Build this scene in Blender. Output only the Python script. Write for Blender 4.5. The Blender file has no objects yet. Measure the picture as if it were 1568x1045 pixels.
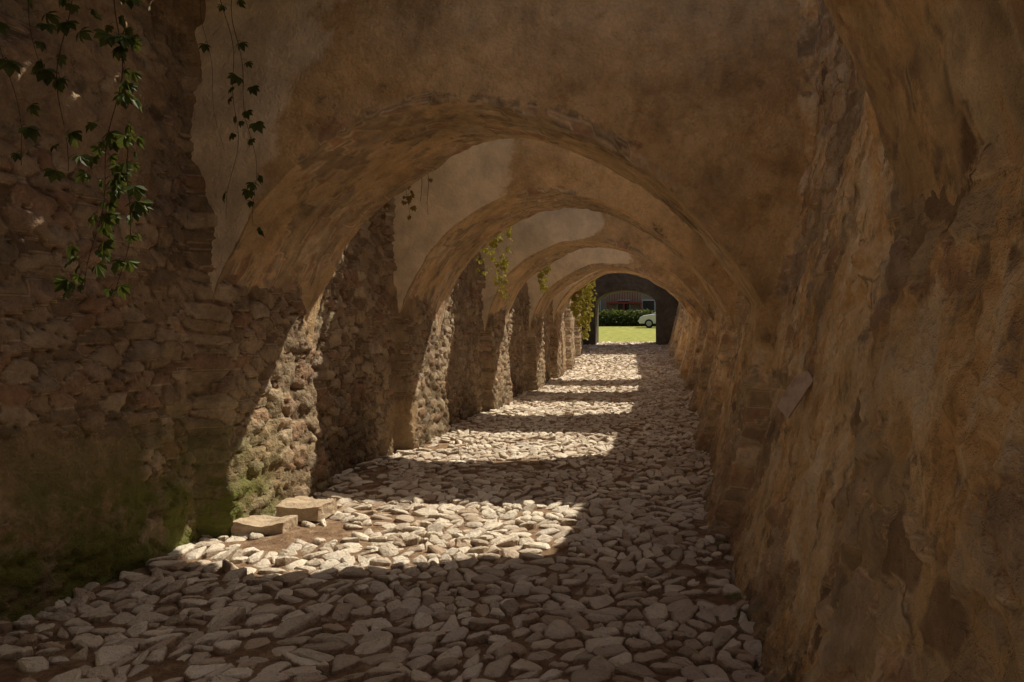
import bpy, bmesh, math, random
import numpy as np
from mathutils import Vector, noise, Matrix
random.seed(7); np.random.seed(7)
scene=bpy.context.scene
R=math.radians
SUN=Vector((-0.45,-0.57,-1.0)).normalized()

# ------------------------------------------------------------------ helpers
def link(o):
    scene.collection.objects.link(o); return o
def mesh_obj(name,verts,faces,mat,smooth=True,col=None,mats=None,fmat=None,sharp=None):
    me=bpy.data.meshes.new(name)
    me.from_pydata([tuple(v) for v in verts],[],faces)
    if mats:
        for m in mats: me.materials.append(m)
    else: me.materials.append(mat)
    if fmat is not None: me.polygons.foreach_set('material_index',fmat)
    me.polygons.foreach_set('use_smooth',[smooth]*len(me.polygons))
    if col is not None:
        a=me.color_attributes.new('wcol','FLOAT_COLOR','POINT')
        a.data.foreach_set('color',np.asarray(col,dtype=np.float32).ravel())
    me.update()
    if sharp: me.set_sharp_from_angle(angle=R(sharp))
    return link(bpy.data.objects.new(name,me))
def new_mat(name):
    m=bpy.data.materials.new(name); m.use_nodes=True
    nt=m.node_tree; nt.nodes.clear()
    out=nt.nodes.new('ShaderNodeOutputMaterial'); b=nt.nodes.new('ShaderNodeBsdfPrincipled')
    nt.links.new(b.outputs[0],out.inputs[0])
    b.inputs['Roughness'].default_value=.9
    b.inputs['Specular IOR Level'].default_value=.15
    return m,nt,b
class N:
    def __init__(s,nt): s.nt=nt
    def n(s,t,**k):
        x=s.nt.nodes.new(t)
        for a,v in k.items(): setattr(x,a,v)
        return x
    def l(s,a,b): s.nt.links.new(a,b)
    def noise(s,scale,detail=4,rough=.6,vec=None,dist=0):
        x=s.n('ShaderNodeTexNoise'); x.inputs['Scale'].default_value=scale
        x.inputs['Detail'].default_value=detail; x.inputs['Roughness'].default_value=rough
        x.inputs['Distortion'].default_value=dist
        if vec is not None: s.l(vec,x.inputs['Vector'])
        return x.outputs[0]
    def ramp(s,fac,stops,interp='LINEAR'):
        r=s.n('ShaderNodeValToRGB'); r.color_ramp.interpolation=interp
        e=r.color_ramp.elements
        while len(e)<len(stops): e.new(.5)
        for i,(p,c) in enumerate(stops):
            e[i].position=p; e[i].color=(c[0],c[1],c[2],1) if hasattr(c,'__len__') else (c,c,c,1)
        s.l(fac,r.inputs[0]); return r.outputs[0]
    def mix(s,fac,a,b,mode='MIX'):
        m=s.n('ShaderNodeMix',data_type='RGBA',blend_type=mode)
        for sock,v in ((m.inputs[0],fac),(m.inputs[6],a),(m.inputs[7],b)):
            if isinstance(v,(int,float)): sock.default_value=v
            elif isinstance(v,tuple): sock.default_value=(v[0],v[1],v[2],1)
            else: s.l(v,sock)
        return m.outputs[2]
    def math(s,op,a,b=0.0,clamp=False):
        m=s.n('ShaderNodeMath',operation=op); m.use_clamp=clamp
        for i,v in enumerate((a,b)):
            if isinstance(v,(int,float)): m.inputs[i].default_value=v
            else: s.l(v,m.inputs[i])
        return m.outputs[0]
    def bump(s,h,dist,strength=1,prev=None):
        b=s.n('ShaderNodeBump'); b.inputs['Distance'].default_value=dist; b.inputs['Strength'].default_value=strength
        s.l(h,b.inputs['Height'])
        if prev is not None: s.l(prev,b.inputs['Normal'])
        return b.outputs[0]

# ------------------------------------------------------------------ materials
def wall_mat(name,plA,plB,plC,moss=0.0,mort=(.38,.26,.15),dark=1.0,pale=False,stk=1.0,foot_tone=.65,worn=0):
    m,nt,b=new_mat(name); q=N(nt)
    geo=q.n('ShaderNodeNewGeometry'); pos=geo.outputs['Position']
    sep=q.n('ShaderNodeSeparateXYZ'); q.l(pos,sep.inputs[0])
    at=q.n('ShaderNodeVertexColor',layer_name='wcol'); sc=q.n('ShaderNodeSeparateColor'); q.l(at.outputs[0],sc.inputs[0])
    joint,rnd,pl=sc.outputs[0],sc.outputs[1],sc.outputs[2]
    k=dark*stk
    f=lambda c:(c[0]*k,c[1]*k,c[2]*k)
    st=q.ramp(rnd,[(0,f((.25,.17,.11))),(.2,f((.56,.42,.26))),(.4,f((.34,.25,.16))),(.6,f((.66,.52,.35))),(.8,f((.46,.28,.17))),(1,f((.48,.39,.28)))])
    n1=q.noise(8,5,.7,pos); n2=q.noise(1.3,4,.65,pos); n3=q.noise(42,3,.7,pos)
    st=q.mix(.85,st,q.ramp(n1,[(.25,.5),(.5,.95),(.75,1.4)]),'MULTIPLY')
    jn=q.math('ADD',joint,q.math('MULTIPLY',q.math('SUBTRACT',n3,.5),.6))
    base=q.mix(q.ramp(jn,[(.1,0.0),(.6,1.0)]),f(mort),st)
    plc=q.ramp(q.noise(2.3,6,.72,pos,.8),[(.34,plC),(.45,plA),(.56,plB),(.70,plA)])
    mp=q.n('ShaderNodeMapping'); mp.inputs['Scale'].default_value=(2.5,3.2,1.6); q.l(pos,mp.inputs[0])
    str_=q.noise(1.6,6,.68,mp.outputs[0])
    plc=q.mix(.55,plc,q.ramp(str_,[(.3,.55),(.5,1.0),(.72,1.25)]),'MULTIPLY')
    if worn:
        plc=q.mix(q.ramp(str_,[(.53,0.0),(.60,worn)]),plc,(.88,.73,.53))
        plc=q.mix(q.ramp(str_,[(.34,worn),(.42,0.0)]),plc,(.34,.22,.12))
    plc=q.mix(.45,plc,q.ramp(n3,[(.3,.7),(.7,1.25)]),'MULTIPLY')
    plc=q.mix(.7,plc,q.ramp(n1,[(.25,.4),(.42,1.0),(.7,1.15)]),'MULTIPLY')
    pm=q.math('ADD',pl,q.math('MULTIPLY',q.math('SUBTRACT',n1,.5),1.1))
    base=q.mix(q.ramp(pm,[(.42,0.0),(.56,1.0)]),base,plc)
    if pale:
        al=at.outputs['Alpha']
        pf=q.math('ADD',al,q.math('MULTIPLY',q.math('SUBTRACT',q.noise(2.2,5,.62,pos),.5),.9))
        base=q.mix(q.ramp(pf,[(.47,0.0),(.56,1.0)]),base,q.mix(.55,(.98,.82,.61),q.ramp(n1,[(.3,.8),(.7,1.1)]),'MULTIPLY'))  # bright light on the arch face, painted in as a lighter render colour
    base=q.mix(.7,base,q.ramp(n2,[(.3,.5),(.55,1.0),(.75,1.2)]),'MULTIPLY')
    gz_=q.math('ADD',sep.outputs[2],q.math('MULTIPLY',n2,.8))
    base=q.mix(1.0,base,q.ramp(gz_,[(.3,foot_tone),(1.0,1.0)]),'MULTIPLY')  # wall colour gets darker towards the foot
    if moss>0:
        mz=q.math('SUBTRACT',1.15,sep.outputs[2])
        my=q.math('SUBTRACT',6.6,sep.outputs[1],True)
        mz=q.math('MULTIPLY',mz,q.math('ADD',my,.06))
        mm=q.math('MULTIPLY',mz,q.ramp(q.noise(3.2,4,.7,pos),[(.36,0.0),(.56,1.4)]),True)
        base=q.mix(q.math('MULTIPLY',mm,moss,True),base,(.14,.155,.035))
    hh=q.math('ADD',n1,q.math('MULTIPLY',n3,.3))
    if worn:
        vo=q.n('ShaderNodeTexVoronoi',feature='DISTANCE_TO_EDGE'); vo.inputs['Scale'].default_value=1.5
        nz=q.n('ShaderNodeTexNoise'); nz.inputs['Scale'].default_value=3; nz.inputs['Detail'].default_value=5; q.l(pos,nz.inputs['Vector'])
        dv=q.mix(.25,pos,nz.outputs['Color']); q.l(dv,vo.inputs['Vector'])
        ck=q.ramp(vo.outputs['Distance'],[(0.0,1.0),(.009,0.0)])
        ck=q.math('MULTIPLY',ck,q.ramp(n2,[(.50,0.0),(.60,1.0)]))
        base=q.mix(q.math('MULTIPLY',ck,.4),base,(.12,.07,.04))
        hh=q.math('SUBTRACT',hh,q.math('MULTIPLY',ck,.25))
    q.l(base,b.inputs['Base Color'])
    q.l(q.bump(hh,.05),b.inputs['Normal'])
    return m
M_left=wall_mat('rubble_masonry',(.39,.27,.155),(.46,.33,.20),(.27,.185,.105),moss=.9,mort=(.23,.155,.09),dark=.88,foot_tone=.55)
M_right=wall_mat('ochre_render',(.76,.49,.24),(.86,.65,.40),(.54,.34,.165),mort=(.54,.38,.21),dark=1.2,worn=.8)
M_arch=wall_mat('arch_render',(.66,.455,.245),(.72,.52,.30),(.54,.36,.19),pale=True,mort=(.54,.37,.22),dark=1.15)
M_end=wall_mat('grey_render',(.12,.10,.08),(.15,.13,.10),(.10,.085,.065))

def cob_mat():
    m,nt,b=new_mat('cobble_stone'); q=N(nt)
    pos=q.n('ShaderNodeNewGeometry').outputs['Position']
    at=q.n('ShaderNodeVertexColor',layer_name='wcol'); sc=q.n('ShaderNodeSeparateColor'); q.l(at.outputs[0],sc.inputs[0])
    st=q.ramp(sc.outputs[1],[(0,(.46,.38,.29)),(.2,(.94,.84,.68)),(.4,(.60,.50,.39)),(.6,(.98,.90,.75)),(.75,(.54,.40,.28)),(.88,(.84,.75,.62)),(1,(.70,.62,.52))])
    st=q.mix(.8,st,q.ramp(q.noise(14,5,.75,pos),[(.25,.55),(.44,1.),(.75,1.12)]),'MULTIPLY')
    st=q.mix(q.ramp(q.math('ADD',sc.outputs[0],q.math('MULTIPLY',q.math('SUBTRACT',q.noise(30,3,.7,pos),.5),1.0)),[(.1,0.),(.6,1.)]),(.29,.19,.115),st)
    st=q.mix(q.ramp(q.noise(1.1,5,.65,pos),[(.48,0.),(.68,.5)]),st,(.44,.31,.20))
    q.l(st,b.inputs['Base Color']); b.inputs['Roughness'].default_value=.7
    b.inputs['Specular IOR Level'].default_value=.3
    q.l(q.bump(q.noise(24,5,.75,pos),.028),b.inputs['Normal']); return m
M_cob=cob_mat()
def simple(name,stops,scale=6,bump=.01,bs=30,rough=.9,spec=.2):
    m,nt,b=new_mat(name); q=N(nt)
    pos=q.n('ShaderNodeNewGeometry').outputs['Position']
    q.l(q.ramp(q.noise(scale,5,.65,pos),stops),b.inputs['Base Color'])
    if bump: q.l(q.bump(q.noise(bs,5,.7,pos),bump),b.inputs['Normal'])
    b.inputs['Roughness'].default_value=rough; b.inputs['Specular IOR Level'].default_value=spec
    return m
M_dirt=simple('packed_earth',[(.3,(.18,.105,.06)),(.5,(.33,.21,.125)),(.7,(.52,.37,.24))],9,.04,40)
M_terr=simple('terrace_earth',[(.3,(.12,.10,.05)),(.6,(.2,.15,.09))],2,.02,10)
M_grass=simple('grass',[(.3,(.17,.20,.03)),(.5,(.32,.34,.07)),(.7,(.52,.46,.16))],3,.03,60)
def leaf_mat(name,c1,c2,tl=.35):
    m,nt,b=new_mat(name); q=N(nt)
    oi=q.n('ShaderNodeNewGeometry')
    q.l(q.mix(oi.outputs['Random Per Island'],c1,c2),b.inputs['Base Color'])
    b.inputs['Roughness'].default_value=.5
    tr=q.n('ShaderNodeBsdfTranslucent'); q.l(q.mix(.5,c2,(.2,.22,.03)),tr.inputs[0])
    ms=q.n('ShaderNodeMixShader'); ms.inputs[0].default_value=tl
    out=[x for x in nt.nodes if x.type=='OUTPUT_MATERIAL'][0]
    q.l(b.outputs[0],ms.inputs[1]); q.l(tr.outputs[0],ms.inputs[2]); q.l(ms.outputs[0],out.inputs[0])
    return m
M_leaf=leaf_mat('creeper_leaf',(.03,.05,.015),(.10,.13,.035),.25)
M_leaf2=leaf_mat('creeper_leaf_yellow',(.24,.23,.04),(.46,.38,.07),.45)
M_leaf3=leaf_mat('creeper_leaf_red',(.22,.09,.04),(.32,.22,.07),.4)
M_bush=leaf_mat('bush_leaf',(.04,.07,.02),(.09,.12,.03))
M_stem=simple('vine_stem',[(.3,(.06,.035,.02)),(.7,(.12,.07,.04))],20,0)

# ------------------------------------------------------------------ layout functions
ARCH_Y=[5.6,9.45,13.75,18.1,22.1]
END_Y=34.0
def shift(y):
    return -0.75*(max(0,y-17)/17)**1.5 if y<36 else -0.75*(19/17)**1.5
def gz(y):
    if y<26: return 0.0
    if y<36:
        t=(y-26)/10; return .80*t*t*(3-2*t)*.5+.40*t
    return .80+.028*(min(y,62)-36)
def sst(a,b,x):
    t=min(1,max(0,(x-a)/(b-a))); return t*t*(3-2*t)
PIERS=ARCH_Y+[26.2,30.2]
def pier(y,z,length):
    p=0
    if y<2.8: p=max(p,1-sst(2.34,2.44,y))
    for a in PIERS:
        if a-.3<y<a+length+.5:
            e=a+length-.28*min(z,3)
            p=max(p,sst(a-.04,a+.04,y)*(1-sst(e-.035,e+.035,y)))
    return p
def left_x(y,z):
    return -3.54-.035*z+.18*pier(y,z,1.75)
def right_x(y,z):
    zz=min(z,3.0)
    return .50+.185*zz-.15*pier(y,z,1.25)-.10*math.exp(-z*3.0)

def stone_field(a,b_,c,sx,sy):
    d,p=noise.voronoi(Vector((a*sx,b_*sy,c)))
    e=d[1]-d[0]
    j=min(1,e/.14)
    h=math.sin(p[0].x*12.9898+p[0].y*78.233+p[0].z*37.719)*43758.5453
    r=h-math.floor(h)
    h2=math.sin(p[0].x*39.3+p[0].y*11.1)*9158.5; t=(h2-math.floor(h2))-.5
    tilt=t*((a*sx-p[0].x)+(b_*sy-p[0].y))*.8
    return (j*j*(3-2*j))*(.35+.65*r)+tilt*j, j, r

def build_wall(name,side,ys,top,mat):
    zs=np.concatenate([np.arange(-.15,3.6,.025),np.linspace(3.62,top,8)])
    verts=[];col=[]
    for y in ys:
        s=shift(y); g=gz(y)
        for z in zs:
            zw=z+g*1.0
            wv=noise.noise_vector(Vector((y*4,z*4,5)))
            wy=y+.05*wv.x; wz=z+.035*wv.y
            n0=noise.fractal(Vector((y*.7,z*.8,3.+side*7)),1,2,4)
            n1=noise.fractal(Vector((y*3.5,z*3.0,11.+side*7)),.8,2,5)
            n2=noise.fractal(Vector((y*15,z*15,1.)),.6,2,3)
            if side<0:
                h,j,r=stone_field(wy,wz,0.3,4.6,9.5)
                pl=.24+1.0*n0+.25*sst(2.6,3.6,z)-.40*sst(2.7,1.7,z)*(.8 if y>5.5 else .6)
                pm=sst(.35,.65,pl)
                x=left_x(y,z)+.04*n0+.026*n1+.014*n2+.040*h*(1-.75*pm)+.010*pm
                verts.append((x+s,y,zw))
            else:
                h,j,r=stone_field(wy,wz,4.3,4.2,7.5)
                pl=.50+.95*n0-.12*sst(1.6,.4,z)
                pm=sst(.3,.6,pl)
                nn=noise.noise(Vector((y*6,z*5,77)))
                pit=max(0,nn-.33); knob=max(0,-nn-.38)
                x=right_x(y,z)-.04*n0-.024*n1-.014*n2-.032*h*(1-.75*pm)-.012*pm+.12*pit-.09*knob
                verts.append((x+s,y,zw))
            col.append((j,r,max(0,min(1,pl)),0))
    nz=len(zs); ny=len(ys)
    faces=[]
    for i in range(ny-1):
        for k in range(nz-1):
            a=i*nz+k
            f=(a,a+nz,a+nz+1,a+1)
            faces.append(f if side>0 else f[::-1])
    base=len(verts); out=side*.9
    for i,y in enumerate(ys):
        v=verts[i*nz+nz-1]
        verts.append((v[0]+out,y,v[2]+.03)); verts.append((v[0]+out,y,-.2))
        col.append((1,.5,.2,0)); col.append((1,.5,.2,0))
    for i in range(ny-1):
        t0=i*nz+nz-1; t1=t0+nz; o0=base+2*i; o1=o0+2
        for f in ((t0,t1,o1,o0),(o0,o1,o1+1,o0+1)):
            faces.append(f if side>0 else f[::-1])
    return mesh_obj(name,verts,faces,mat,True,col)
TOP_L,TOP_R=4.5,4.2
ysL=np.concatenate([np.arange(-7,3,.2),np.arange(3,8.5,.022),np.arange(8.5,14,.032),np.arange(14,24,.06),np.arange(24,34.2,.12)])
ysR=np.concatenate([np.arange(-7,.8,.2),np.arange(.8,4,.016),np.arange(4,8,.028),np.arange(8,24,.06),np.arange(24,34.2,.12)])
build_wall('rubble_stone_wall',-1,ysL,TOP_L,M_left)
build_wall('rendered_stone_wall',1,ysR,TOP_R,M_right)

# ------------------------------------------------------------------ arches
PROF=[(-3.62,1.0),(-3.53,1.3),(-3.48,1.62),(-3.38,1.98),(-3.09,2.50),(-2.6,2.93),(-2.1,3.18),(-1.63,3.25),(-1.14,3.18),(-.66,3.0),(-.17,2.70),(.22,2.34),(.51,1.98),(.70,1.66),(.80,1.35)]
def catmull(P,n):
    out=[];P=[(2*P[0][0]-P[1][0],2*P[0][1]-P[1][1])]+P+[(2*P[-1][0]-P[-2][0],2*P[-1][1]-P[-2][1])]
    for i in range(1,len(P)-2):
        for k in range(n):
            t=k/n; o=[]
            for c in (0,1):
                a,b,d,e=P[i-1][c],P[i][c],P[i+1][c],P[i+2][c]
                o.append(.5*((2*b)+(-a+d)*t+(2*a-5*b+4*d-e)*t*t+(-a+3*b-3*d+e)*t**3))
            out.append(tuple(o))
    out.append(P[-2]); return out
def build_arch(y0,thick,prof,n,zs=1.0,pale=(0,0),topL=4.35,topR=5.1,xl=-4.3,xr=1.7,mat=None,name='stone_arch',flare=.68):
    mat=mat or M_arch
    C=catmull(prof,n); N_=len(C)
    mf=max(14,int(n*2.5)); ms=max(8,int(n*1.7*max(1,thick)))
    verts=[];col=[]
    for i,(x,z) in enumerate(C):
        z=1.6+(z-1.6)*zs if z>1.6 else z
        u=i/(N_-1)
        xt=xl+(xr-xl)*u; zt=topL+(topR-topL)*u
        th=thick+flare*sst(-1.1,-2.7,x)  # unseen back thickened on the left, added to shade part of the sun patch
        pts=[]
        for k in range(mf):
            t=k/mf; pts.append((xt+(x-xt)*t,y0,zt+(z-zt)*t,0))
        for k in range(ms+1): pts.append((x,y0+th*k/ms,z,1))
        for k in range(1,mf+1):
            t=k/mf; pts.append((x+(xt-x)*t,y0+th+(thick-th)*t,z+(zt-z)*t,2))
        for k in range(1,4): pts.append((xt,y0+thick*(1-k/4),zt+.06*math.sin(k),3))
        ring=len(pts)
        for (px,py,pz,kind) in pts:
            v=Vector((px,py,pz))
            a=noise.noise_vector(v*1.1+Vector((3,y0,1)))*.04
            b=noise.noise_vector(v*4.5+Vector((3,y0,1)))*.016
            c=noise.noise_vector(v*14)*.009
            hh,j,r=stone_field(px*1.0+py*.3,py if kind==1 else pz,y0+.5,5.5,7.5)
            d=a+b+c
            nn=noise.fractal(v*1.1+Vector((0,y0*3,0)),1,2,4)
            if kind==1:
                pl=.46+.8*nn; d=d+Vector((0,0,-.026*hh*(1-sst(.3,.7,pl))+.01))
            else:
                de=math.hypot(px-x,pz-z); pl=.42+sst(.0,.22,de)*.5+.4*nn
                pl=max(pl,.2)
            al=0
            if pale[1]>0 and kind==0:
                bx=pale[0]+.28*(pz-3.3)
                al=max(0,min(1,.5+(bx-px)*1.3))*pale[1]  # mask for the painted light, strongest on the left of the front face
            g=gz(py)
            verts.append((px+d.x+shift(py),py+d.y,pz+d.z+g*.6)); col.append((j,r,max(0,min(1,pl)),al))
    faces=[]
    for i in range(N_-1):
        for k in range(ring):
            a=i*ring+k; b=i*ring+(k+1)%ring
            faces.append((a,a+ring,b+ring,b))
    faces.append(tuple(range(ring))); faces.append(tuple((N_-1)*ring+k for k in range(ring-1,-1,-1)))
    return mesh_obj(name,verts,faces,mat,True,col,sharp=48)
pale_lights=[(-2.75,.85),(-2.15,1),(-1.45,1),(-1.0,1),(1.0,1)]
dens=[13,9,6,5,4]
zsc=[1,1.01,.93,.86,.98]
for y,p,n,zc in zip(ARCH_Y,pale_lights,dens,zsc):
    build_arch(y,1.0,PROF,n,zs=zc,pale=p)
P0=[(-3.62,1.0),(-3.55,1.6),(-3.38,2.1),(-3.0,2.7),(-2.4,3.2),(-1.7,3.4),(-1.0,3.4),(-.3,3.18),(.2,2.93),(.42,2.70),(.57,2.42),(.68,2.08),(.76,1.7),(.82,1.3)]
build_arch(0.0,2.4,P0,12,flare=0)

# ------------------------------------------------------------------ end wall with arched gateway
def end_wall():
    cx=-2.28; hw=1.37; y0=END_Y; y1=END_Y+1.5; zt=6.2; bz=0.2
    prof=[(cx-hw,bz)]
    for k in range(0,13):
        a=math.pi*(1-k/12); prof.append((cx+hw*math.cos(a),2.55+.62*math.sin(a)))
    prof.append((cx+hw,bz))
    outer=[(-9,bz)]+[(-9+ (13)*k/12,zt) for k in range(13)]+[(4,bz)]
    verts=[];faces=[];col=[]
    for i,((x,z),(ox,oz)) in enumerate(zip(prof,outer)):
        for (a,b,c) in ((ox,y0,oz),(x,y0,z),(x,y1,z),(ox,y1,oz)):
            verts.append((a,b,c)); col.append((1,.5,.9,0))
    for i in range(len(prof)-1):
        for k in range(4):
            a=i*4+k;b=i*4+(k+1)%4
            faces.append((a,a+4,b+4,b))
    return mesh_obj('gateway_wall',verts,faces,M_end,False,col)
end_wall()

# ------------------------------------------------------------------ ground
def ground():
    xs=list(np.concatenate([np.array([-400,-150,-60,-25,-12,-6]),np.linspace(-5,3,80),np.array([5,10,25,60,150,400])]))
    ys=list(np.concatenate([np.array([-400,-100,-30,-12]),np.arange(-8,2.5,.3),np.arange(2.5,12,.05),np.arange(12,36,.25),np.array([38,42,48,55,62,80,150,400])]))
    verts=[];faces=[];fm=[]
    for y in ys:
        for x in xs:
            n=noise.fractal(Vector((x*2.6,y*2.6,0)),.9,2,5)*.014 if 2<y<34 and abs(x)<6 else 0
            verts.append((x,y,gz(y)+n+.006))
    nx=len(xs)
    for j in range(len(ys)-1):
        for i in range(nx-1):
            a=j*nx+i; faces.append((a,a+1,a+nx+1,a+nx)); fm.append(1 if ys[j]>=35.5 else 0)
    mesh_obj('ground',verts,faces,None,True,mats=[M_dirt,M_grass],fmat=fm)
ground()

def clip(poly,mx,my,nx,ny):
    out=[];L=len(poly)
    for i in range(L):
        a=poly[i];b=poly[(i+1)%L]
        da=(a[0]-mx)*nx+(a[1]-my)*ny; db=(b[0]-mx)*nx+(b[1]-my)*ny
        if da<=0: out.append(a)
        if (da<0<db) or (db<0<da):
            t=da/(da-db); out.append((a[0]+(b[0]-a[0])*t,a[1]+(b[1]-a[1])*t))
    return out
def cobbles():
    sx,sy=.128,.084
    X0,X1,Y0,Y1=-3.65,.7,-1.5,35.4
    nx=int((X1-X0)/sx)+1; ny=int((Y1-Y0)/sy)+1
    S={}
    for j in range(ny):
        for i in range(nx):
            S[(i,j)]=(X0+(i+.5+.5*(j%2)+random.uniform(-.6,.6))*sx, Y0+(j+.5+random.uniform(-.6,.6))*sy)
    for k in list(S):
        if random.random()<.17: del S[k]
    def warp(x,y):
        n=noise.noise_vector(Vector((x*1.0,y*1.0,8)))
        return x+.20*n.x, y+.20*n.y
    verts=[];faces=[];col=[]
    for (i,j),(px,py) in S.items():
        poly=[(px-.20,py-.14),(px+.20,py-.14),(px+.20,py+.14),(px-.20,py+.14)]
        for dj in (-3,-2,-1,0,1,2,3):
            for di in (-2,-1,0,1,2):
                if di==0 and dj==0: continue
                q=S.get((i+di,j+dj))
                if q is None: continue
                poly=clip(poly,(px+q[0])/2,(py+q[1])/2,q[0]-px,q[1]-py)
                if len(poly)<3: break
            if len(poly)<3: break
        if len(poly)<3: continue
        poly=[warp(*a) for a in poly]
        px,py=warp(px,py)
        if not (-3.55<px<.6): continue
        e=noise.fractal(Vector((px*.8,py*.8,4)),1,2,3)+.30*math.exp(-((px+3.1)/.35)**2)+.20*math.exp(-((px-.3)/.2)**2)
        if e>.52 and random.random()<.7: continue
        if random.random()<.02: continue
        pp=[]
        for a in poly:
            if not pp or math.hypot(a[0]-pp[-1][0],a[1]-pp[-1][1])>.018: pp.append(a)
        if len(pp)<3: continue
        cx=sum(a[0] for a in pp)/len(pp); cy=sum(a[1] for a in pp)/len(pp)
        ol=[]; L0=len(pp)
        for k in range(L0):
            p_=pp[k-1];a=pp[k];b=pp[(k+1)%L0]
            for q_,w_ in ((p_,.18),(b,.18)):
                ol.append((a[0]+(q_[0]-a[0])*w_+random.uniform(-.006,.006),a[1]+(q_[1]-a[1])*w_+random.uniform(-.006,.006)))
        L=len(ol); r=random.random()
        s0=random.uniform(.86,1.0) if py<16 else .97
        h=random.uniform(.014,.036)+ (.016 if random.random()<.15 else 0)-(.012 if random.random()<.2 else 0); tx=random.gauss(0,.19); ty=random.gauss(0,.22)
        base=len(verts); g=gz(py); sh=shift(py)
        rings=((1.0,-.03,0),(.96,h-.014,.35),(.78,h-.002,.9),(.42,h+.004,1)) if py<13 else ((1.0,-.02,0),(.93,h-.006,.6),(.6,h,1))
        for (sc_,hh,jj) in rings:
            for (a,b) in ol:
                x=cx+(a-cx)*s0*sc_; y=cy+(b-cy)*s0*sc_
                zz=hh
                if sc_<1: zz+=(x-cx)*tx+(y-cy)*ty+random.uniform(-.0045,.0045)
                verts.append((x+sh,y,g+zz)); col.append((jj,r,0,0))
        verts.append((cx+sh,cy,g+h+random.uniform(-.003,.006))); col.append((1,r,0,0))
        T=len(rings)-1
        for t in range(T):
            for k in range(L):
                a=base+t*L+k;b=base+t*L+(k+1)%L
                faces.append((a,b,b+L,a+L))
        for k in range(L): faces.append((base+T*L+k,base+T*L+(k+1)%L,base+(T+1)*L))
    return mesh_obj('cobblestone_paving',verts,faces,M_cob,True,col,sharp=24)
cobbles()

# ------------------------------------------------------------------ rocks
def rock(verts,faces,col,c,s,rot=0,seed=0,sub=3,box=.5):
    bm=bmesh.new(); bmesh.ops.create_icosphere(bm,subdivisions=sub,radius=1)
    b0=len(verts); r=random.random()
    for v in bm.verts:
        p=v.co.copy()
        m=max(abs(p.x),abs(p.y),abs(p.z)); p=p.lerp(p/m*.85,box)
        p*=1+.30*noise.noise(p*1.3+Vector((seed*3.1,0,0)))+.12*noise.noise(p*4+Vector((seed,1,0)))
        p=Vector((p.x*s[0],p.y*s[1],p.z*s[2])); p.rotate(Matrix.Rotation(rot,3,'Z'))
        verts.append((p.x+c[0],p.y+c[1],p.z+c[2])); col.append((1,r,0,0))
    bm.verts.index_update()
    for f in bm.faces: faces.append(tuple(b0+v.index for v in f.verts))
    bm.free()
v=[];f=[];c=[]
for i in range(150):
    y=random.uniform(2.6,20); side=random.random()<.5
    s=random.uniform(.03,.07)
    x=(left_x(y,0)+random.uniform(.0,.14)) if side else (right_x(y,0)-random.uniform(.0,.08))
    rock(v,f,c,(x,y,random.uniform(-.02,.01)),(s,s*random.uniform(.9,1.8),s*random.uniform(.3,.6)),random.uniform(-.3,.3),i,3,.7)
mesh_obj('base_stones',v,f,M_left,True,c)
M_slab=simple('slab_stone',[(.3,(.40,.29,.19)),(.5,(.55,.43,.30)),(.7,(.66,.53,.38))],9,.02,30)
def slab(name,c,s,rot,tilt,seed):
    bm=bmesh.new(); bmesh.ops.create_cube(bm,size=1)
    bmesh.ops.subdivide_edges(bm,edges=bm.edges[:],cuts=8,use_grid_fill=True)
    for v in bm.verts:
        p=v.co
        p.x*=s[0];p.y*=s[1];p.z*=s[2]
        p.x*=1-.14*abs(p.y/s[1]); 
        p+=noise.noise_vector(p*6+Vector((seed,0,0)))*.03+noise.noise_vector(p*22+Vector((seed,0,0)))*.010
    me=bpy.data.meshes.new(name); bm.to_mesh(me); bm.free(); me.materials.append(M_slab)
    o=link(bpy.data.objects.new(name,me)); o.location=c; o.rotation_euler=(tilt,0.05,rot); return o
slab('stone_block',(-3.18,5.82,.05),(.38,.27,.09),.15,.03,1)
slab('stone_block',(-3.04,6.20,.08),(.38,.30,.12),-.1,.05,5)

def tile():
    P=[(0,0),(.085,.015),(.10,.20),(.06,.27),(.0,.25)]
    v=[(-.010,a,b) for a,b in P]+[(.016,a,b) for a,b in P]; n=len(P)
    fc=[tuple(range(n))[::-1],tuple(range(n,2*n))]+[(k,(k+1)%n,(k+1)%n+n,k+n) for k in range(n)]
    o=mesh_obj('broken_roof_tile',v,fc,simple('fired_clay',[(.3,(.45,.32,.26)),(.5,(.62,.50,.43)),(.7,(.74,.63,.56))],14,.006,50),False)
    o.location=(.60,4.02,1.10); o.rotation_euler=(R(33),R(8),R(58)); return o
tile()

# ------------------------------------------------------------------ vegetation
def leaflet(verts,faces,o,d,up,L,W,mi,fm):
    d=d.normalized(); s=d.cross(up)
    if s.length<1e-3: s=Vector((1,0,0))
    s.normalize(); u=s.cross(d)
    pts=[o,o+d*L*.3+s*W*.38+u*L*.05,o+d*L*.62+s*W*.5+u*L*.03,o+d*L-u*L*.12,o+d*L*.62-s*W*.5+u*L*.03,o+d*L*.3-s*W*.38+u*L*.05,o+d*L*.5-u*L*.05]
    b=len(verts); verts.extend(pts)
    for a,c_ in ((0,1),(1,2),(2,3),(3,4),(4,5),(5,0)):
        faces.append((b+a,b+c_,b+6)); fm.append(mi)
def palm_leaf(verts,faces,fm,o,dirv,size,mi):
    up=Vector((random.uniform(-.6,.6),random.uniform(-.8,-.1),random.uniform(.2,.9))).normalized()
    d=dirv.normalized(); s=d.cross(up).normalized()
    for a in (-1.25,-.65,0,.65,1.25):
        dd=d*math.cos(a)+s*math.sin(a); l=size*(1-.22*abs(a))
        leaflet(verts,faces,o,dd,up,l,l*.48,mi,fm)
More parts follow.
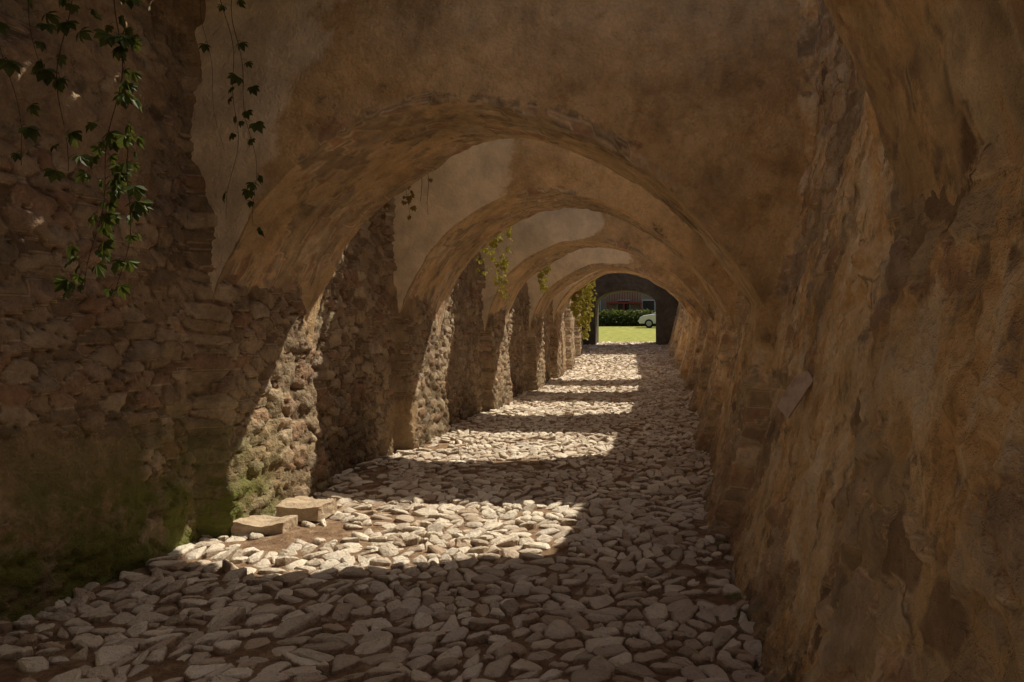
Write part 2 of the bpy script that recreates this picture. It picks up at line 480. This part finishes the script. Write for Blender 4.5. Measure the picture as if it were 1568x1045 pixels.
def tube(verts,faces,fm,pts,r,mi):
    b=len(verts); K=5
    for i,p in enumerate(pts):
        rr=r*(1-.6*i/len(pts))
        for k in range(K):
            a=2*math.pi*k/K; verts.append(p+Vector((math.cos(a)*rr,math.sin(a)*rr,0)))
    for i in range(len(pts)-1):
        for k in range(K):
            a=b+i*K+k; c_=b+i*K+(k+1)%K
            faces.append((a,c_,c_+K,a+K)); fm.append(mi)
def vine(name,strands,leafm,size):
    verts=[];faces=[];fm=[]
    for (x,y,zt,zb,dens_,spread,r) in strands:
        pts=[];n=max(6,int((zt-zb)/.06))
        ph=random.uniform(0,9)
        for i in range(n+1):
            z=zt+(zb-zt)*i/n
            pts.append(Vector((x+.05*math.sin(ph+z*2.3)+.02*math.sin(z*9+ph),y+.05*math.cos(ph+z*1.9),z)))
        tube(verts,faces,fm,pts,r,1)
        for i,p in enumerate(pts):
            t=i/n
            for _ in range(8):
                if random.random()<dens_(t)/8:
                    an=random.uniform(0,2*math.pi)
                    off=Vector((math.cos(an),math.sin(an)*.7,random.uniform(-.4,.3)))*spread*random.uniform(.3,1)
                    q=p+off
                    tube(verts,faces,fm,[p,p+off*.5+Vector((0,0,.015)),q],.0018,1)
                    dv=Vector((off.x,off.y,-.05-random.random()*.12))
                    palm_leaf(verts,faces,fm,q,dv,size*random.uniform(.55,1.1),0)
    return mesh_obj(name,verts,faces,None,False,mats=[leafm,M_stem],fmat=fm)
def wx(px,d): return (px-1035)*d/1150
def wz(py,d): return 1.6+(498-py)*d/1150
d=3.7
vine('creeper_vine',[(wx(120,d),d,4.4,wz(265,d),lambda t:1.1,.10,.004),
     (wx(145,d),d+.05,4.4,wz(440,d),lambda t:(2.4 if t>.5 else .8),.09,.004),
     (wx(20,d-.1),d-.1,4.4,wz(260,d),lambda t:.45,.06,.003),
     (wx(175,d),d,2.6,wz(455,d),lambda t:1.8,.06,.003),
     (wx(60,d),d,4.3,wz(120,d),lambda t:.5,.10,.003)],M_leaf,.082)
d=5.3
vine('creeper_vine',[(wx(345,d),d,4.5,wz(335,d),lambda t:.10,.05,.003),(wx(375,d),d,4.5,wz(345,d),lambda t:.42 if t>.2 else .2,.07,.003),
     (wx(328,d),d,4.5,wz(230,d),lambda t:.1,.04,.002)],M_leaf,.085)
d=9.0
vine('creeper_vine',[(wx(617,d),d,4.4,wz(330,d),lambda t:1.4,.06,.003),(wx(652,d),d,4.4,wz(310,d),lambda t:.15,.04,.006),(wx(662,d),d,4.4,wz(330,d),lambda t:.2,.04,.005),(wx(600,d),d,4.4,wz(345,d),lambda t:.9,.05,.003)],M_leaf3,.075)
d=12.1
vine('creeper_vine',[(wx(p,d),d,4.3,wz(q,d),lambda t:2.0,.10,.003) for p,q in ((745,415),(755,395),(762,460),(770,400))],M_leaf2,.09)
d=16.6
vine('creeper_vine',[(wx(p,d),d,4.2,wz(q,d),lambda t:2.0,.10,.003) for p,q in ((828,425),(836,440))],M_leaf2,.11)
d=24.5
vine('ivy_curtain',[(wx(p,d),d+random.uniform(-1,1),4.4,wz(q,d),lambda t:3,.16,.004) for p,q in ((884,470),(889,490),(894,500),(899,480),(904,455),(893,515))],M_leaf2,.15)

def bush(name,boxes,count,size,mat,thin=.35,holes=()):
    verts=[];faces=[];fm=[]
    for bi,(x0,x1,y0,y1,z0,z1) in enumerate(boxes):
        first=(bi==0 and len(boxes)>1)
        for _ in range(int(count*(2.8 if first else 1))):
            for _t in range(8):
                p=Vector((random.uniform(x0,x1),random.uniform(y0,y1),random.uniform(z0,z1)))
                if first or noise.noise(p*2.6)>-.1+thin*(((p.x-x0)/(x1-x0))**2-.4): break
            if any(a<p.y<b and p.x>-3.1 for a,b in holes): continue
            dv=Vector((random.gauss(0,1),random.gauss(0,1),random.gauss(-.2,.7)))
            leaflet(verts,faces,p,dv,Vector((random.gauss(0,.5),random.gauss(0,.5),1)).normalized(),size*random.uniform(.7,1.3),size*.7,0,fm)
    return mesh_obj(name,verts,faces,None,False,mats=[mat],fmat=fm)
gaps=[]
prev=2.4
for a in ARCH_Y:
    gaps.append((-3.8+shift(a),-2.1+shift(a),prev,a+.1,4.45,4.9)); prev=a+1.0
bush('sun_blocking_shrubs',gaps,1700,.15,M_bush,holes=((12.5,13.5),(17.0,18.0)))  # unseen shrubs added on the wall top, shaped to cut the sun strips

def terrace(name,x0,x1,z):
    ys=np.arange(-8,34,2.0); v=[];fc=[]
    for y in ys:
        s=shift(y); v+= [(x0+s,y,z+gz(y)+.01),(x1,y,z+gz(y)+.2)]
    for i in range(len(ys)-1):
        a=2*i; fc.append((a,a+1,a+3,a+2))
    mesh_obj(name,v,fc,M_terr,False)
terrace('garden_terrace',-4.45,-30,TOP_L+.0)
terrace('garden_terrace',1.95,30,TOP_R+.0)

# ------------------------------------------------------------------ beyond the gateway
bush('hedge',[(-9,3,60.5,62.0,gz(61),gz(61)+1.3)],5200,.24,M_bush)
M_plast=simple('house_render',[(.3,(.34,.28,.21)),(.7,(.48,.41,.32))],1.5,.01,20)
M_red=simple('red_wood',[(.3,(.34,.07,.04)),(.7,(.46,.12,.07))],5,0)
M_white=simple('white_paint',[(.3,(.7,.7,.68)),(.7,(.82,.82,.8))],2,0,rough=.3,spec=.5)
M_glass=simple('dark_glass',[(.3,(.02,.022,.025)),(.7,(.035,.037,.04))],2,0,rough=.08,spec=.6)
M_roof=simple('roof_tiles',[(.3,(.2,.09,.05)),(.7,(.32,.16,.09))],4,.02,20)
M_black=simple('black_rubber',[(.3,(.015,.015,.015)),(.7,(.03,.03,.03))],4,0)
M_metal=simple('wheel_metal',[(.3,(.35,.35,.36)),(.7,(.5,.5,.5))],4,0,rough=.35,spec=.6)
def part(name,parent,x0,x1,y0,y1,z0,z1,mat,bev=.0):
    bm=bmesh.new(); bmesh.ops.create_cube(bm,size=1)
    for v in bm.verts: v.co=Vector(((x0+x1)/2+v.co.x*(x1-x0),(y0+y1)/2+v.co.y*(y1-y0),(z0+z1)/2+v.co.z*(z1-z0)))
    if bev: bmesh.ops.bevel(bm,geom=bm.edges[:],offset=bev,segments=2,affect='EDGES')
    me=bpy.data.meshes.new(name); bm.to_mesh(me); bm.free(); me.materials.append(mat)
    o=link(bpy.data.objects.new(name,me)); o.parent=parent; return o
house=link(bpy.data.objects.new('timber_balcony_house',None))
g=gz(66)
part('walls',house,-14,6,66,74,g-.5,g+6.5,M_plast)
for i,x in enumerate((-10,-7.2,-4.6,-2.4,.2,2.8)):
    for j,z in enumerate((.9,3.9)):
        part(f'window_frame_{i}_{j}',house,x-.6,x+.6,65.92,66.05,g+z-.1,g+z+1.4,M_white,.02)
        part(f'window_glass_{i}_{j}',house,x-.5,x+.5,65.90,65.93,g+z,g+z+1.3,M_glass)
part('balcony_floor',house,-6.0,-3.0,64.8,66,g+1.9,g+2.05,M_red,.02)
part('balcony_rail',house,-6.0,-3.0,64.8,64.86,g+2.9,g+3.0,M_red)
for i in range(14): part(f'baluster_{i}',house,-5.98+.22*i,-5.92+.22*i,64.81,64.85,g+2.05,g+2.9,M_red)
for i,x in enumerate((-5.9,-4.5,-3.1)): part(f'post_{i}',house,x-.08,x+.08,64.82,64.98,g,g+1.9,M_red)
v=[(-14.5,65.2,g+6.4),(6.5,65.2,g+6.4),(6.5,74.8,g+6.4),(-14.5,74.8,g+6.4),(-14.5,70,g+9.2),(6.5,70,g+9.2)]
o=mesh_obj('roof',v,[(0,1,5,4),(2,3,4,5),(1,2,5),(3,0,4)],M_roof,False); o.parent=house

def car(loc):
    root=link(bpy.data.objects.new('parked_car',None)); root.location=loc
    body=[(-2.05,.32),(-2.1,.55),(-2.02,.78),(-1.75,.92),(-1.15,1.02),(1.75,1.04),(1.98,.95),(2.05,.6),(2.0,.32)]
    cab=[(-1.2,1.0),(-.55,1.42),(-.2,1.52),(.9,1.53),(1.55,1.42),(1.9,1.0)]
    def extr(P,secs,name,mat):
        v=[];fc=[];n=len(P)
        for (yy,k,zk) in secs:
            for (a,b) in P: v.append((a*k,yy,.32+(b-.32)*zk if name=='body' else 1.0+(b-1.0)*zk))
        for i in range(len(secs)-1):
            for j in range(n):
                a=i*n+j;b=i*n+(j+1)%n; fc.append((a,b,b+n,a+n))
        fc.append(tuple(range(n))[::-1]); fc.append(tuple((len(secs)-1)*n+j for j in range(n)))
        o=mesh_obj(name,v,fc,mat,False); o.parent=root
        m=o.modifiers.new('b','BEVEL'); m.width=.04; m.segments=3; m.limit_method='ANGLE'; m.angle_limit=.5
        return o
    extr(body,[(-.86,.95,.93),(-.80,.99,1),(.80,.99,1),(.86,.95,.93)],'body',M_white)
    extr(cab,[(-.80,.98,.0),(-.64,.93,1),(.64,.93,1),(.80,.98,.0)],'cabin',M_white)
    for s in (-1,1):
        for nm,P in (('window_front',[(-.85,1.06),(-.42,1.40),(.15,1.45),(.15,1.06)]),('window_rear',[(.25,1.06),(.25,1.45),(1.0,1.43),(1.4,1.08)])):
            v=[(a*.95,s*(.80-.16*(b-1)/.53*1.0+.012),b) for a,b in P]
            o=mesh_obj(nm,v,[(0,1,2,3)],M_glass,False); o.parent=root
    v=[(-1.13,-.62,1.06),(-1.13,.62,1.06),(-.58,.56,1.42),(-.58,-.56,1.42)]
    o=mesh_obj('windscreen',v,[(0,1,2,3)],M_glass,False); o.parent=root
    for i,(x,s) in enumerate(((-1.3,-1),(1.3,-1),(-1.3,1),(1.3,1))):
        for nm,r,w,mm in (('tyre',.32,.2,M_black),('hub',.2,.22,M_metal)):
            bm=bmesh.new(); bmesh.ops.create_cone(bm,cap_ends=True,segments=28,radius1=r,radius2=r,depth=w)
            me=bpy.data.meshes.new(nm); bm.to_mesh(me); bm.free(); me.materials.append(mm)
            o=link(bpy.data.objects.new(f'{nm}_{i}',me)); o.rotation_euler=(R(90),0,0); o.location=(x,s*.79,.32); o.parent=root
    for s in (-1,1):
        part('headlamp',root,-2.06,-1.85,s*.68-.14,s*.68+.14,.68,.80,M_glass,.03)
    part('bumper',root,-2.14,-1.95,-.75,.75,.3,.45,M_black,.03)
    part('number_plate',root,-2.16,-2.13,-.26,.26,.46,.56,M_white)
    return root
cr=car((-.72,57,gz(57)))

def tree(loc,h,seed):
    random.seed(seed); verts=[];faces=[];fm=[]
    root=Vector(loc)
    def limb(p0,p1,r0,r1):
        ax=(p1-p0).normalized(); s=ax.orthogonal().normalized(); u=ax.cross(s); b=len(verts)
        for p,r in ((p0,r0),(p1,r1)):
            for k in range(7):
                a=2*math.pi*k/7; verts.append(p+(s*math.cos(a)+u*math.sin(a))*r)
        for k in range(7):
            faces.append((b+k,b+(k+1)%7,b+7+(k+1)%7,b+7+k)); fm.append(1)
    top=root+Vector((0,0,h*.55)); limb(root,top,.28,.16)
    for i in range(16):
        a=random.uniform(0,6.28); st=root+Vector((0,0,h*random.uniform(.3,.55)))
        e=st+Vector((math.cos(a),math.sin(a),random.uniform(.3,1.2)))*h*random.uniform(.18,.32)
        limb(st,e,.09,.03)
        for _ in range(260):
            p=e+Vector((random.gauss(0,1),random.gauss(0,1),random.gauss(0,.8)))*h*.075
            leaflet(verts,faces,p,Vector((random.gauss(0,1),random.gauss(0,1),random.gauss(0,1))),Vector((0,0,1)),.32,.24,0,fm)
    mesh_obj('broadleaf_tree',verts,faces,None,False,mats=[M_bush,M_stem],fmat=fm)
tree((-12,63,gz(63)),8,3); tree((5,63.5,gz(63)),9,4)

# ------------------------------------------------------------------ light, sky, camera
w=bpy.data.worlds.new('World'); scene.world=w; w.use_nodes=True
nt=w.node_tree; bg=nt.nodes['Background']; sky=nt.nodes.new('ShaderNodeTexSky'); sky.sky_type='NISHITA'
sky.sun_disc=False; sky.sun_elevation=math.asin(-SUN.z)
sky.sun_rotation=math.atan2(-SUN.x,-SUN.y)
sky.dust_density=4; sky.ozone_density=.3
nt.links.new(sky.outputs[0],bg.inputs[0]); bg.inputs[1].default_value=.07
sl=bpy.data.lights.new('sun','SUN'); sl.energy=5; sl.angle=R(.5); sl.color=(1,.90,.73)
so=link(bpy.data.objects.new('sun',sl)); so.rotation_euler=SUN.to_track_quat('-Z','Y').to_euler(); so.location=(10,20,30)
cam=bpy.data.cameras.new('camera'); co=link(bpy.data.objects.new('camera',cam)); scene.camera=co
co.location=(0,0,1.6); co.rotation_euler=(R(90),0,0)
cam.sensor_width=36; cam.lens=1150/1568*36; cam.shift_x=-251/1568; cam.shift_y=-24.5/1568
cam.clip_start=.05; cam.clip_end=1500
scene.view_settings.view_transform='Standard'; scene.view_settings.look='None'; scene.view_settings.exposure=0
